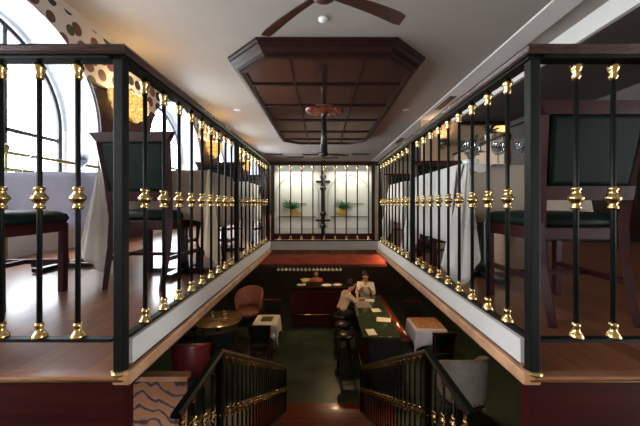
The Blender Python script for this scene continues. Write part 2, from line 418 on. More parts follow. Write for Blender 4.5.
# purple-brown pier claddings between the arches
for k, (a, b_) in enumerate([(ARCH[0] + AR, ARCH[1] - AR), (ARCH[1] + AR, ARCH[2] - AR), (ARCH[2] + AR, ARCH[3] - AR), (ARCH[3] + AR, ARCH[4] - AR)]):
    # cladding follows the curve of the arches on both sides
    m = MB(); pts = []
    ztop = E + 1.55
    for t in range(13):
        z = UF + (ztop - UF) * t / 12
        d = 0 if z < AZ else AR - math.sqrt(max(0, AR * AR - (z - AZ) ** 2))
        pts.append((z, d))
    poly = [(a + .02 - d, z) for z, d in pts] + [(b_ - .02 + d, z) for z, d in reversed(pts)]
    m.loops([[(WX, y, z) for y, z in poly], [(WX + .03, y, z) for y, z in poly]], smooth=False)
    struct(m.build('trim_%d' % (10 + k), PIER))
    m = MB().box(WX, WX + .045, a - pts[-1][1] - .0, b_ + pts[-1][1], ztop, ztop + .035)
    struct(m.build('trim_%d' % (14 + k), MAHOG))

# right side: stepped cornice, dropped soffit, warm lit wall and partition
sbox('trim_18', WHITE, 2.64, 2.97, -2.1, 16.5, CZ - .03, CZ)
sbox('trim_19', WHITE, 3.30, 3.36, -2.1, 7.7, E + 2.10, CZ)
sbox('ceiling_soffit', BROWNWALL, 3.36, 5.5, -2.1, 7.7, E + 2.10, E + 2.16)
sbox('wall_right_end', WARMWALL, 2.75, 5.5, 8.3, 8.4, UF, CZ)
sbox('wall_partition', WARMWALL, 3.62, 3.70, 6.0, 8.3, UF, E + 1.34)
sbox('trim_20', DARKWOOD, 3.58, 3.74, 5.96, 8.3, E + 1.34, E + 1.39)
sbox('trim_21', DARKWOOD, 3.5, 5.5, 7.62, 7.72, E + 2.02, E + 2.10)

# ------------------------------------------------------------------ staircase
st = thing('staircase', 'dark red wooden staircase descending to the green floor between brass banded railings', 'stairs', (0, 1.86, 0))
NR = 11; RI = LZ / NR; TR = .307
for i in range(1, NR):
    MB().box(XL + .02, XR - .02, (i - 1) * TR - .02, i * TR, LZ - i * RI - .035, LZ - i * RI).build('tread', REDWOOD, st, .008)
    MB().box(XL + .03, XR - .03, (i - 1) * TR - .002, (i - 1) * TR + .016, LZ - i * RI, LZ - (i - 1) * RI - .035).build('riser', REDWOOD, st)
MB().box(XL + .03, XR - .03, (NR - 1) * TR - .002, (NR - 1) * TR + .016, 0, LZ - (NR - 1) * RI - .035).build('riser', REDWOOD, st)
for s in (-1, 1):
    x = -.60 if s < 0 else .616
    m = MB(); p = [(0, LZ + .02), (NR * TR - .25, .0 + .02), (NR * TR - .25, 0), (NR * TR - .7, 0), (0, LZ - .34)]
    m.loops([[(x - .016, y, z) for y, z in p], [(x + .016, y, z) for y, z in p]], smooth=False).build('stringer', DARKWOOD, st)
sbox('floor_landing_walk', REDWOOD, XL + .02, XR - .02, Y0, 1.84, LZ - .1, LZ)
sbox('floor_wood_strip', REDWOOD, -1.2, 1.2, 4.6, 5.30, -.02, .004)

# ------------------------------------------------------------------ railings
CAP = [(.0072, .012), (.013, .008), (.017, .0), (.015, -.010), (.010, -.020), (.014, -.030), (.009, -.040), (.0072, -.042)]
MID = [(.0072, .036), (.014, .034), (.015, .026), (.010, .021), (.0165, .010), (.022, .003), (.022, -.003), (.0165, -.010), (.010, -.021), (.015, -.026), (.0145, -.033), (.0072, -.036)]
BASE = [(.0075, .048), (.012, .044), (.013, .038), (.010, .030), (.011, .022), (.017, .014), (.021, .006), (.021, 0)]
def lathemesh(name, prof, m, n=10):
    o = MB().lathe(prof, n=n).build(name, m); me = o.data; bpy.data.objects.remove(o); return me
CAPM, MIDM, BASEM = lathemesh('capital', CAP, BRASS), lathemesh('collar', MID, BRASS), lathemesh('base_ring', BASE, BRASS)
ZT, ZB, ZM = E + .442, E - .413, E + .018     # underside of rail, top of bottom bar, collar centre
def part(name, me, parent, loc=(0, 0, 0)):
    o = bpy.data.objects.new(name, me); COL.objects.link(o); o.parent = parent; o.location = loc; return o
_rod = MB().lathe([(.0072, ZB), (.0072, ZT)], n=8).build('baluster', IRON); ROD = _rod.data; bpy.data.objects.remove(_rod)
def baluster(root, x, y, mid=True):
    b = part('baluster', ROD, root, (x, y, 0))
    part('capital', CAPM, b, (0, 0, ZT - .018))
    if mid: part('collar', MIDM, b, (0, 0, ZM))
    part('base_ring', BASEM, b, (0, 0, ZB))
# handrail moulding, u sideways and v up, sits on the iron bar at ZT
HP = [(u, v * .75) for u, v in [(-.030, .0), (-.034, .010), (-.036, .018), (-.032, .022), (-.034, .030), (-.030, .040), (-.018, .047), (.018, .047), (.030, .040), (.034, .030), (.032, .022), (.036, .018), (.034, .010), (.030, .0)]]
def post(root, x, y, z0, foot=True, s=.0155, top=ZT):
    p = MB().box(x - s, x + s, y - s, y + s, z0, top).build('post', IRON, root, .003)
    if foot: MB().lathe([(.026, z0), (.030, z0 + .005), (.027, z0 + .010), (.0225, z0 + .014)], (x, y, 0), 16).build('post_foot', BRASS, p)
def straight_rail(root, p, q, side, mitre=None):
    h0 = mitre[0] if mitre else p
    MB().sweep(HP, [(h0[0], h0[1], ZT + .008), (q[0], q[1], ZT + .008)], lambda i: mitre[1] if mitre and i == 0 else side).build('handrail', RAILWOOD, root)
    t = Vector(q) - Vector(p); d = Vector((side[0], side[1], 0))
    m = MB(); m.bar((p[0], p[1], ZT + .004), (q[0], q[1], ZT + .004), .045, .008); m.build('top_bar', IRON, root)
    m = MB(); m.bar((p[0], p[1], ZB - .005), (q[0], q[1], ZB - .005), .024, .010); m.build('bottom_bar', IRON, root)
PXL, PXR = -.624, .647
PY = [Y0 + .016, 2.17, 3.43]
def side_rail(x, label):
    r = thing('railing', label, 'railing', (0, 0, 0))
    straight_rail(r, (x, PY[0] - .015), (x, PY[2] + .03), (1, 0, 0), ((x, PY[0]), (1, -1 if x < 0 else 1, 0)))
    for k, y in enumerate(PY): post(r, x, y, UF if k == 0 else ZB - .012, k == 0, .0155)
    for a, b_ in ((0, 1), (1, 2)):
        for k in range(1, 10): baluster(r, x, PY[a] + (PY[b_] - PY[a]) * k / 10)
    return r
side_rail(PXL, 'long side railing along the left edge of the stair opening, brass collared black bars')
side_rail(PXR, 'long side railing along the right edge of the stair opening, brass collared black bars')
fr = thing('railing', 'short far railing crossing in front of the etched glass screen', 'railing')
straight_rail(fr, (PXL + .02, PY[2]), (PXR - .02, PY[2]), (0, 1, 0))
for k in range(1, 10): baluster(fr, PXL + (PXR - PXL) * k / 10, PY[2], False)
for s, lab in ((-1, 'front railing running off the left frame edge before the bright arched window'), (1, 'front railing running off the right frame edge before the dark chair')):
    r = thing('railing', lab, 'railing')
    x = PXL if s < 0 else PXR
    straight_rail(r, (x + s * .0235, PY[0]), (x + s * 1.6, PY[0]), (0, 1, 0), ((x, PY[0]), (s, 1, 0)))
    for k in range(12):
        bx = (-.758 - .119 * k) if s < 0 else (.783 + .1145 * k)
        baluster(r, bx, PY[0])
    post(r, x + s * 1.58, PY[0], UF)

# stair railings below: level by the landing, then down the slope
SLT = lambda d: E + min(.143 - .57 * d, .143 - .57 * 1.84)
SL = lambda d, o: E + o - .57 * d
SMID = lathemesh('collar', [(r * 1.05, h * .9) for r, h in MID], BRASS, 8)
RAILTOP = mat('worn bronze rail', (.22, .17, .10), .3, .7, .3, 14)
def stair_rail(x, label):
    r = thing('stair_railing', label, 'railing')
    d0, d1, dk = 1.28, 5.02, 1.84
    topz = lambda d: E + .143 - .57 * max(d, dk)
    q = [(-.02, -.012), (-.024, .0), (-.016, .016), (.016, .016), (.024, 0), (.02, -.012)]
    MB().sweep(q, [(x, dk, topz(dk)), (x, d1, topz(d1))], lambda i: (1, 0, 0)).build('handrail', RAILTOP, r)
    MB().sweep(q, [(x, d0, topz(d0)), (x, dk, topz(dk))], lambda i: (1, 0, 0)).build('landing_rail', IRON, r)
    m = MB(); m.bar((x, dk, SL(dk, -.235)), (x, d1, SL(d1, -.235)), .03, .014); m.build('middle_bar', RAILTOP, r)
    m = MB(); m.bar((x, 1.92, SL(1.92, -.625)), (x, d1, SL(d1, -.625)), .03, .016); m.build('bottom_bar', RAILTOP, r)
    for y in (d1, 1.84): MB().box(x - .02, x + .02, y - .02, y + .02, 0 if y == d1 else LZ, topz(y)).build('post', IRON, r, .003)
    n = 30
    for k in range(n):
        d = d0 + .06 + (d1 - d0 - .12) * k / (n - 1)
        zb = LZ if d < 1.86 else SL(d, -.625)
        b = MB().lathe([(.0075, zb), (.0075, topz(d) - .01)], (x, d, 0), 6).build('baluster', IRON, r)
        part('collar', SMID, b, (x, d, min(SL(d, -.235), topz(d) - .09)))
        part('capital', CAPM, b, (x, d, topz(d) - .02))
        if d < 1.86: part('base_ring', BASEM, b, (x, d, LZ))
stair_rail(-.63, 'lower stair railing on the left of the flight, before the red chair')
stair_rail(.64, 'lower stair railing on the right of the flight, below the marble counter')

# ------------------------------------------------------------------ coffered ceiling panel
def octagon(cx, hw, ya, yb, c): return [(cx - hw + c, ya), (cx + hw - c, ya), (cx + hw, ya + c), (cx + hw, yb - c), (cx + hw - c, yb), (cx - hw + c, yb), (cx - hw, yb - c), (cx - hw, ya + c)]
cof = thing('ceiling_panel', 'long octagonal dark mahogany coffered panel hanging on the ceiling over the stairwell', 'ceiling panel', (0, 0, 0))
ccx, ya, yb = .055, 4.22, 11.0; Zc = CZ
m = MB(); rings = []
for ins, dz in ((0, 0), (0, .035), (.03, .05), (.03, .075), (.07, .10), (.11, .155), (.15, .175), (.15, .205), (.20, .205), (.22, .19), (.24, .19), (.24, .165)):
    rings.append([(x, y, Zc - dz) for x, y in octagon(ccx, 1.58 - ins, ya + ins * 1.1, yb - ins * 1.1, .58 - ins * .4)])
m.loops(rings, cap=False, smooth=False).build('crown_moulding', COFFER, cof)
oct_in = octagon(ccx, 1.34, ya + .26, yb - .26, .484)
m = MB(); m.prism(oct_in, Zc - .168, Zc - .15).build('panel', PANEL, cof)
GRIDY = [5.47, 6.64, 7.8, 9.06, 10.1]
for y in GRIDY: MB().box(ccx - 1.34, ccx + 1.34, y - .03, y + .03, Zc - .195, Zc - .165).build('batten', COFFER, cof)
for x in (ccx - .56, ccx + .56): MB().box(x - .018, x + .018, ya + .28, yb - .28, Zc - .185, Zc - .165).build('batten', COFFER, cof)
m = MB().lathe([(.44, .0), (.44, -.012), (.38, -.03), (.30, -.022), (.22, -.04), (.12, -.05), (.06, -.07), (.0, -.075)], (ccx - .03, 7.0, Zc - .165), 28)
for k in range(12):
    a = k * math.pi / 6; m.sphere((ccx - .03 + .33 * math.cos(a), 7.0 + .33 * math.sin(a), Zc - .185), .06, 8, 5, (1, 1, .4))
m.build('rosette', REDWOOD, cof)

# ------------------------------------------------------------------ ceiling fans and fittings
def blade_mesh(L, droop):
    rings = []
    n = 10
    for i in range(n + 1):
        t = i / n; r = .10 + (L - .10) * t
        wd = (.030 + .032 * t ** .7) * (1 if t < .95 else .8)
        z = -droop * t * t
        tw = R(-13)
        ring = []
        for a, b_ in ((-1, -.005), (1, -.005), (1, .005), (-1, .005)):
            ring.append((r, a * wd * math.cos(tw), z + b_ + a * wd * math.sin(tw)))
        rings.append(ring)
    return rings
def fan(name_label, x, y, zb, ztop, angs, L, droop, rod_r0, rod_r1, mt, cane):
    f = thing('ceiling_fan', name_label, 'ceiling fan', (x, y, zb))
    MB().lathe([(rod_r1, .05), (rod_r0, ztop - zb - .05)], n=12).build('downrod', mt, f)
    MB().lathe([(.02, ztop - zb - .10), (.06, ztop - zb - .06), (.075, ztop - zb - .02), (.075, ztop - zb)], n=20).build('canopy', mt, f)
    MB().lathe([(.0, -.06), (.05, -.055), (.09, -.03), (.10, 0), (.10, .03), (.07, .06), (.03, .08), (.02, .09)], n=20).build('motor', mt, f)
    for a in angs:
        b = MB().loops(blade_mesh(L, droop), smooth=False).build('blade', BLADE, f); b.rotation_euler = (0, 0, R(a))
fan('dark three bladed ceiling fan at the top of the picture before the coffered panel', .005, 2.36, E + 1.655, CZ, (20, 139, 259), .73, .06, .014, .016, BLADE, None)
fan('small black ceiling fan on a long rod below the coffered panel rosette', ccx - .03, 7.0, E + 1.16, Zc - .24, (5, 125, 245), .50, .02, .05, .085, BLACK, None)
sd = MB().lathe([(.0, -.045), (.03, -.042), (.055, -.03), (.06, -.015), (.06, 0)], (0, 3.80, CZ), 20).build('smoke_detector', GLASSY)
tag(sd, 'small round white detector on the ceiling under the near fan hub', 'detector')
for i, (px, py) in enumerate([(274, 154), (311, 154.5), (340, 155), (361, 154), (296, 157), (330, 157.5)]):
    D = (CZ - E) * 300 / (204 - py); X = (px - 323) * D / 300
    v = thing('ceiling_vent', ['leftmost dark slot vent on the far ceiling', 'dark slot vent just left of the far fan rod', 'dark slot vent just right of the far fan rod', 'rightmost dark slot vent on the far ceiling', 'farther dark slot vent left of the fan rod, near the rail', 'farther dark slot vent right of the fan rod, near the rail'][i], 'vent', (X, D, CZ), 0, 'slot vents on the far ceiling')
    MB().box(-.42, .42, -.16, .16, -.015, 0).build('frame', GREY, v)
    m = MB(); [m.box(-.38, .38, -.13 + .05 * k, -.115 + .05 * k, -.022, -.015) for k in range(6)]; m.build('grille', BLACK, v)
for i, (x, y, lab) in enumerate([(2.80, 6.9, 'long slot vent in the white cornice strip above the right railing'), (2.80, 11.0, 'short far slot vent in the white cornice strip on the right')]):
    v = thing('ceiling_vent', lab, 'vent', (x, y, CZ - .03), 0, 'slot vents in the cornice')
    MB().box(-.07, .07, -.45, .45, -.012, 0).build('frame', GREY, v)
    MB().box(-.045, .045, -.42, .42, -.018, -.012).build('grille', BLACK, v)
def downlight(px, py, lab, energy=0):
    D = (CZ - E) * 300 / (204 - py); X = (px - 323) * D / 300
    d = thing('downlight', lab, 'ceiling light', (X, D, CZ), 0, 'recessed ceiling lights')
    MB().lathe([(.07, -.006), (.085, -.006), (.09, 0), (.07, 0)], n=20).build('trim_ring', GLASSY, d)
    MB().lathe([(.065, -.003), (.065, -.001)], n=20).build('lens', mat('lamp lens', (.8, .7, .5), .3, emit=(1, .8, .5), estr=3.), d)
    l = lamp('downlight_bulb', 'SPOT', (X, D, CZ - .02), energy, (1, .72, .42), .05, (0, 0, 0), spot=R(120)); l.parent = None
    return d
downlight(237, 110, 'recessed ceiling light left of the coffered panel', 25)
downlight(406, 110, 'recessed ceiling light right of the coffered panel', 25)

# ------------------------------------------------------------------ gold sconces on the piers
def sconce(y, lab, e):
    s = thing('wall_sconce', lab, 'wall lamp', (WX + .03, y, E + 1.45), 0, None)
    MB().lathe([(.12, 0), (.12, .02), (.07, .03)], axis='X', n=16).build('backplate', BRASS, s)
    m = MB(); rnd = random.Random(int(y * 100))
    for row in range(4):
        n = (11, 11, 9, 6)[row]; zr = .11 - row * .085; rad = (.36, .35, .28, .17)[row]
        for k in range(n):
            a = -math.pi / 2 + math.pi * (k + .5) / n
            m.sphere((.03 + rad * .55 * math.cos(a), rad * math.sin(a), zr + rnd.uniform(-.02, .02)), .052 + rnd.uniform(-.008, .008), 8, 6, (1, 1, 1.1))
    m.build('beaded_shade', GOLD, s)
    MB().lathe([(.012, -.22), (.03, -.2), (.015, -.17), (.01, -.10)], (.08, 0, 0), 10).build('finial', BRASS, s)
    lamp('sconce_bulb', 'POINT', (WX + .22, y, E + 1.72), e, (1, .66, .32), .06)
sconce(4.50, 'gold beaded wall lamp behind the near left corner post', 16)
sconce(7.93, 'gold beaded wall lamp on the second pier along the left wall', 16)
sconce(11.28, 'farthest gold beaded wall lamp on the left wall', 12)

# ------------------------------------------------------------------ chairs
def make_chair(label):
    t = thing('dining_chair', label, 'chair', (0, 0, 0), 0, None)
    W = .205
    for s in (-1, 1):
        MB().bar((s * .19, .19, 0), (s * .195, .19, .41), .035, .035).build('leg', MAHOG, t, .004)
        m = MB(); pts = [(s * .18, -.27, 0), (s * .185, -.215, .25), (s * .185, -.20, .44), (s * .195, -.225, .65), (s * .215, -.27, .90)]
        m.tube(pts, .022, 4, radii=[.020, .024, .027, .026, .024], smooth=False).build('leg', MAHOG, t)
    MB().box(-.205, .205, -.205, .205, .36, .42).build('seat_frame', MAHOG, t, .006)
    # cushion with a crown
    rings = []
    for ins, z in ((.0, .42), (-.008, .44), (.0, .465), (.03, .482), (.10, .488)):
        a = .205 - ins; rings.append([(x, y + .005, z) for x, y in octagon(0, a, -a + .01, a + .015, .03)])
    MB().loops(rings).build('seat', GREEN, t)
    m = MB(); rings = []
    for y, z in ((-.285, .90), (-.29, .925), (-.295, .955), (-.265, .955), (-.24, .925), (-.245, .90)):
        hw = .222 if z < .91 else (.235 if z < .94 else .262)
        rings.append((y, z, hw))
    m.loops([[(s * hw, y, z) for y, z, hw in rings] for s in (-1, -.33, .33, 1)], smooth=False).build('crest_rail', MAHOG, t)
    m = MB(); m.loops([[(s * .19, -.24, .54), (s * .19, -.205, .54), (s * .192, -.215, .60), (s * .192, -.25, .60)] for s in (-1, 1)], smooth=False).build('lower_rail', MAHOG, t)
    rings = []
    for ins, dy in ((.02, .012), (.0, .006), (.0, -.006), (.02, -.014)):
        rings.append([(x, -.228 - (z - .60) * .155 + dy, z) for x, z in ((-.178 + ins, .60 + ins), (.178 - ins, .60 + ins), (.196 - ins, .90 - ins), (-.196 + ins, .90 - ins))])
    MB().loops(rings).build('back_pad', GREEN, t)
    m = MB()
    for s in (-1, 1): m.bar((s * .185, -.235, .18), (s * .19, .19, .18), .02, .026)
    m.bar((-.19, -.02, .18), (.19, -.02, .18), .02, .024)
    m.build('stretcher', MAHOG, t)
    return t
ch = make_chair('large dark chair with green back beside the left corner post')
ch.location = (-1.14, 2.09, UF); ch.rotation_euler = (0, 0, R(-3))
C = lambda lab, x, y, rz=0: clone(ch, lab, (x, y, UF), R(rz))
C('dark chair with green back behind the right front railing', 1.155, 1.54, 0)
C('green seated chair facing the camera across the table with the shade-toned cloth', 1.14, 2.72, 178)
C('dark chair whose green seat shows at the left frame edge before the lavender cloth', -1.74, 1.60, -86)
C('dark chair in shadow behind the left chair and grey cloth', -1.06, 2.82, 180)
C('dark chair between the two white clothed tables along the right railing', 1.12, 4.0, 178)
C('dark chair at the far table behind the left railing', -1.1, 4.15, 175)
C('dark chair under the second arched window', -2.0, 5.0, 20)

# ------------------------------------------------------------------ tables and tablecloths
def make_table(label, x0, x1, y0, y1, z=UF):
    t = thing('dining_table', label, 'table', ((x0 + x1) / 2, (y0 + y1) / 2, z))
    hx, hy = (x1 - x0) / 2 - .01, (y1 - y0) / 2 - .01
    MB().box(-hx, hx, -hy, hy, .71, .745).build('tabletop', DARKWOOD, t, .004)
    MB().lathe([(.045, .02), (.035, .1), (.03, .5), (.045, .71)], n=14).build('pedestal', BLACK, t)
    m = MB(); m.bar((-.24, 0, .02), (.24, 0, .02), .06, .03); m.bar((0, -.24, .02), (0, .24, .02), .06, .03); m.build('foot', BLACK, t)
    return t
def cloth(label, m, x0, x1, y0, y1, z, drops, corner, tip=.10, flare=.075, seed=1, group=None):
    """square cloth over a table: sides hang by drops (-y, +x, +y, -x), corners fall in long pointed folds"""
    rnd = random.Random(seed)
    b = MB(); B = b.b
    hx, hy = (x1 - x0) / 2 + .004, (y1 - y0) / 2 + .004
    P = []                                     # perimeter samples: point, outward normal, drop, flare
    cs = [(-hx, -hy), (hx, -hy), (hx, hy), (-hx, hy)]
    nrm = [(0, -1), (1, 0), (0, 1), (-1, 0)]
    ph = [rnd.uniform(0, 6.28) for _ in range(8)]
    for i in range(4):
        a, c = Vector(cs[i]), Vector(cs[(i + 1) % 4]); L = (c - a).length; n = Vector(nrm[i])
        N = 26
        for k in range(N):
            u = (k + .5) / N; s_ = u * L; e = min(s_, L - s_)
            ci = corner[i] if s_ < L / 2 else corner[(i + 1) % 4]
            f = max(0, 1 - e / tip)
            d = drops[i] + (ci - drops[i] - .10) * f ** 1.3
            wave = .5 * math.sin(s_ * 23 + ph[i]) + .5 * math.sin(s_ * 41 + ph[i + 4])
            P.append((a + (c - a) * u, n, d, .012 + .010 * wave + flare * .25 * f))
        # corner fan
        n2 = Vector(nrm[(i + 1) % 4]); ci = corner[(i + 1) % 4]
        for k in range(1, 8):
            q = k / 8; nn = (n * (1 - q) + n2 * q).normalized()
            tri = 1 - abs(q - .5) * 2
            P.append((c.copy(), nn, ci - .10 + .10 * tri, flare * (.35 + .65 * math.sin(q * math.pi)) + .008 * math.sin(q * 15)))
    P = [(p, n, max(d, .004), fl) for p, n, d, fl in P]
    rows = 10; rings = []
    for r in range(rows + 1):
        t = r / rows
        rings.append([B.verts.new((p.x + n.x * fl * t ** .8 + (.003 if t else 0) * n.x, p.y + n.y * fl * t ** .8 + (.003 if t else 0) * n.y, -d * t)) for p, n, d, fl in P])
    for a, c in zip(rings[:-1], rings[1:]):
        for i in range(len(a)):
            j = (i + 1) % len(a); f = B.faces.new((a[i], a[j], c[j], c[i])); f.smooth = True
    f = B.faces.new(rings[0])
    o = b.build('tablecloth', m, None, 0, ((x0 + x1) / 2, (y0 + y1) / 2, z + .748))
    sd = o.modifiers.new('thickness', 'SOLIDIFY'); sd.thickness = .0025; sd.offset = 1
    return tag(o, label, 'tablecloth', group)
def fold(cl, apex, dl, dr, dt, drop, seed=1, m=None):
    """long pointed fold of a cloth corner falling from apex; dl, dr, dt: left edge, right edge and tip, sideways"""
    rnd = random.Random(seed); n = 18; rows = 12; rings = []
    ax, ay, az = apex
    for r in range(rows + 1):
        t = r / rows; w = .08 + .92 * t; fr, bk = [], []
        for k in range(n + 1):
            u = k / n; x = dl + (dr - dl) * u
            tipu = (dt - dl) / (dr - dl)
            e = 1 - .24 * (abs(u - tipu) / max(tipu, 1 - tipu))
            z = az - drop * t * e
            pl = .5 + .5 * math.cos(u * 17 + seed + t * .8)
            bulge = math.sin(math.pi * u) ** .6 * (.02 + .055 * t)
            fr.append((ax + x * w, ay - bulge * (.55 + .45 * pl), z))
            bk.append((ax + x * w, ay + .006 - bulge * .2, z))
        rings.append(fr + bk[::-1])
    o = MB().loops(rings).build('corner_fold', m or CLOTH, cl); o.location = -cl.location
    return o
make_table('table under the shade-toned cloth beside the right railing', .81, 1.50, 1.75, 2.62)
cl = cloth('cloth with painted shade tone on the table beside the right railing, under the wine glasses', SHADELINEN, .81, 1.50, 1.75, 2.62, UF, (.33, .30, .3, .44), (.40, .35, .35, .50), flare=.05, seed=2)  # front of the white cloth, its shade painted as a darker tone
cl = cloth('white overcloth added for the lit side of the shade-toned cloth, hanging in two long folds beside the right railing', CLOTH, .802, 1.02, 1.742, 2.626, UF + .006, (.05, .006, .05, .47), (.10, .008, .008, .10), flare=.03, seed=12)
cl.name = 'litcloth'  # added white layer standing for the lit side of the same cloth
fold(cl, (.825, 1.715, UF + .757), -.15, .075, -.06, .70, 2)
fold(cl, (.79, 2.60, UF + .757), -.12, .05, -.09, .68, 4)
make_table('second table along the right railing under white cloth', .81, 1.48, 2.98, 3.62)
cl = cloth('white cloth with hanging folds at the second table along the right railing', CLOTH, .81, 1.48, 2.98, 3.62, UF, (.36, .3, .3, .42), (.48, .35, .35, .5), flare=.05, seed=3)
fold(cl, (.80, 3.58, UF + .75), -.12, .05, -.07, .66, 5)
make_table('table under the cream cloth beside the left railing', -1.36, -.79, 2.02, 2.60)
cl = cloth('cream cloth with a pointed fold behind the left railing, beyond the large chair', SHADELINEN, -1.36, -.79, 2.02, 2.60, UF, (.33, .40, .3, .3), (.40, .45, .5, .35), flare=.05, seed=4)  # one cream cloth: shaded front painted darker, lit fold in cream
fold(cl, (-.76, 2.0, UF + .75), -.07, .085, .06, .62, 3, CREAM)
make_table('third table along the left railing under white cloth', -1.42, -.79, 3.05, 3.65)
cl = cloth('white cloth at the farther table along the left railing', CLOTH, -1.42, -.79, 3.05, 3.65, UF, (.36, .42, .3, .3), (.4, .50, .50, .4), flare=.05, seed=5)
fold(cl, (-.76, 3.03, UF + .75), -.07, .07, .03, .62, 7)
make_table('window table under lavender cloth at the left frame edge', -2.75, -1.58, 2.15, 2.85)
cl = cloth('lavender cloth with a white pointed fold on the window table by the left post', LAV, -2.75, -1.58, 2.15, 2.85, UF, (.40, .36, .3, .3), (.45, .45, .4, .4), tip=.12, flare=.05, seed=6)
fold(cl, (-1.575, 2.12, UF + .76), -.15, .11, .09, .735, 6)
make_table('table under the second arched window', -2.5, -1.7, 5.6, 6.3)
cloth('white cloth under the second arched window', CLOTH, -2.5, -1.7, 5.6, 6.3, UF, (.4, .4, .4, .4), (.6, .6, .6, .6), seed=7)

# ------------------------------------------------------------------ glassware on the tables
def make_glass(label, group):
    t = thing('wine_glass', label, 'glass', (0, 0, 0), 0, group)
    MB().lathe([(.030, .16), (.037, .13), (.036, .105), (.022, .085), (.006, .078), (.001, .076), (.004, .08), (.020, .09), (.034, .108), (.035, .13), (.0285, .16)], n=14).build('bowl', GLASS, t)
    MB().lathe([(.004, .076), (.0035, .01), (.012, .004), (.032, .002), (.032, 0)], n=14).build('stem', GLASS, t)
    return t
RGL = 'wine glasses on the taupe clothed table'
g0 = make_glass('clear wine glass standing on the shade-toned cloth at the right railing', RGL)
g0.location = (.86, 1.76, UF + .7485)
for x, y in ((.94, 1.86), (1.02, 1.75), (1.10, 1.88), (1.17, 1.77), (1.26, 1.86), (.98, 1.98), (1.34, 1.76)):
    clone(g0, 'clear wine glass standing on the shade-toned cloth at the right railing', (x, y, UF + .7485))
LGL = 'wine glasses on the lavender clothed table'
for x, y in ((-1.88, 2.36), (-1.98, 2.46), (-2.30, 2.40), (-2.08, 2.58), (-2.45, 2.45)):
    clone(g0, 'clear wine glass on the lavender cloth before the arched window', (x, y, UF + .755), 0, LGL)
def plate(lab, x, y, z, r=.10, group=None, m=GLASSY):
    o = MB().lathe([(r * .45, 0), (r * .6, .004), (r, .018), (r * .97, .021), (r * .6, .008), (.0, .007)], n=22).build('plate', m, None, 0, (x, y, z))
    return tag(o, lab, 'plate', group)
plate('white plate on the lavender cloth at the left edge', -2.15, 2.38, UF + .7545)
# pot plants on the right railing table and beyond
def pot_plant(lab, x, y, z, h, r, mp=PLANTD, mq=GLASSY, cat='plant', seed=1):
    t = thing('potted_plant', lab, cat, (x, y, z)); rnd = random.Random(seed)
    MB().lathe([(r * .32, 0), (r * .42, h * .18), (r * .5, h * .32), (r * .46, h * .33), (r * .36, h * .18), (0, h * .17)], n=16).build('pot', mq, t)
    m = MB()
    for k in range(26):
        a = rnd.uniform(0, 6.28); rr = rnd.uniform(.25, 1.) * r; zz = rnd.uniform(.45, 1.) * h
        p0 = Vector((0, 0, h * .28)); p2 = Vector((rr * math.cos(a), rr * math.sin(a), zz)); p1 = (p0 + p2) / 2 + Vector((0, 0, h * .12))
        m.tube([p0, p1, p1 * .35 + p2 * .65, p2], .01, 5, radii=[.003, .12 * r, .16 * r, .004], flat=.25)
    m.build('foliage', mp, t)
    return t
pot_plant('dark leafy pot plant among the glasses on the right railing table', 1.04, 2.12, UF + .7485, .26, .11, seed=3)
pot_plant('dark leafy plant in a white pot on the lit partition ledge', 3.66, 6.6, E + 1.39, .42, .22, seed=5)
# box of white menus / folded linen on the lavender table
o = thing('napkin_box', 'white box holding folded napkins on the lavender table beside the pointed fold', 'box', (-1.68, 2.62, UF + .7545))
m = MB(); m.box(-.15, .15, -.10, -.092, 0, .12); m.box(-.15, .15, .092, .10, 0, .12); m.box(-.15, -.142, -.10, .10, 0, .12); m.box(.142, .15, -.10, .10, 0, .12); m.box(-.15, .15, -.1, .1, 0, .006); m.build('tray', GLASSY, o)
m = MB(); [m.box(-.13 + .045 * k, -.13 + .045 * k + .03, -.085, .085, .006, .14) for k in range(6)]; m.build('folded_napkin', CLOTH, o)
# low brass rail along the near window
o = thing('window_rail', 'slim olive brass rail on posts before the near arched window', 'rail', (-3.02, 3.35, UF + .35))
MB().tube([(.22, -.75, .63), (.22, .75, .63)], .016, 8).build('rail', OLIVE, o)
MB().tube([(.22, -.75, .48), (.22, .2, .48)], .018, 8).build('lower_rail', OLIVE, o)
for y in (-.7, .66):
    p = MB().lathe([(.03, -.35), (.03, -.33), (.012, -.31), (.012, .64), (.025, .66), (.025, .69), (.0, .71)], (.22, y, 0), 10).build('post', OLIVE, o)

# right hand: dark cabinet with glass rack, wall lamp on the warm wall
cab = thing('cabinet', 'tall dark wooden cabinet behind the right front chair', 'cabinet', (4.10, 4.4, UF))
MB().box(-1.15, 1.3, -.3, .3, .08, 1.72).build('carcass', DARKWOOD, cab, .004)
MB().box(-1.20, 1.35, -.34, .32, 1.72, 1.80).build('cornice', DARKWOOD, cab, .01)
MB().box(-1.10, 1.25, -.26, .28, 0, .08).build('plinth', BLACK, cab)
for k in range(4):
    x = -1.13 + .605 * k; d = MB().box(x, x + .595, -.322, -.30, .12, 1.68).build('door', MAHOG, cab, .004)
    m = MB(); m.box(x + .07, x + .525, -.33, -.322, .22, 1.58); m.build('door_panel', DARKWOOD, d, .003)
    MB().sphere((x + (.54 if k % 2 == 0 else .05), -.345, .9), .018, 8, 6).build('knob', BRASS, d)
gr = thing('glass_rack', 'pale stack of upturned glasses on the dark cabinet at the right frame edge', 'glass rack', (4.12, 4.3, UF + 1.80))
MB().box(-.32, .9, -.2, .2, 0, .02).build('tray', GREY, gr)
for k in range(8):
    MB().lathe([(.045, .02), (.05, .06), (.05, .10), (.03, .13), (.0, .13)], (-.24 + .145 * k, -.05, 0), 12).build('upturned_glass', GLASSY, gr)
wl = thing('wall_lamp', 'dark shaded wall lamp glowing on the beige wall behind the glasses', 'wall lamp', (4.95, 8.3, E + 1.72))
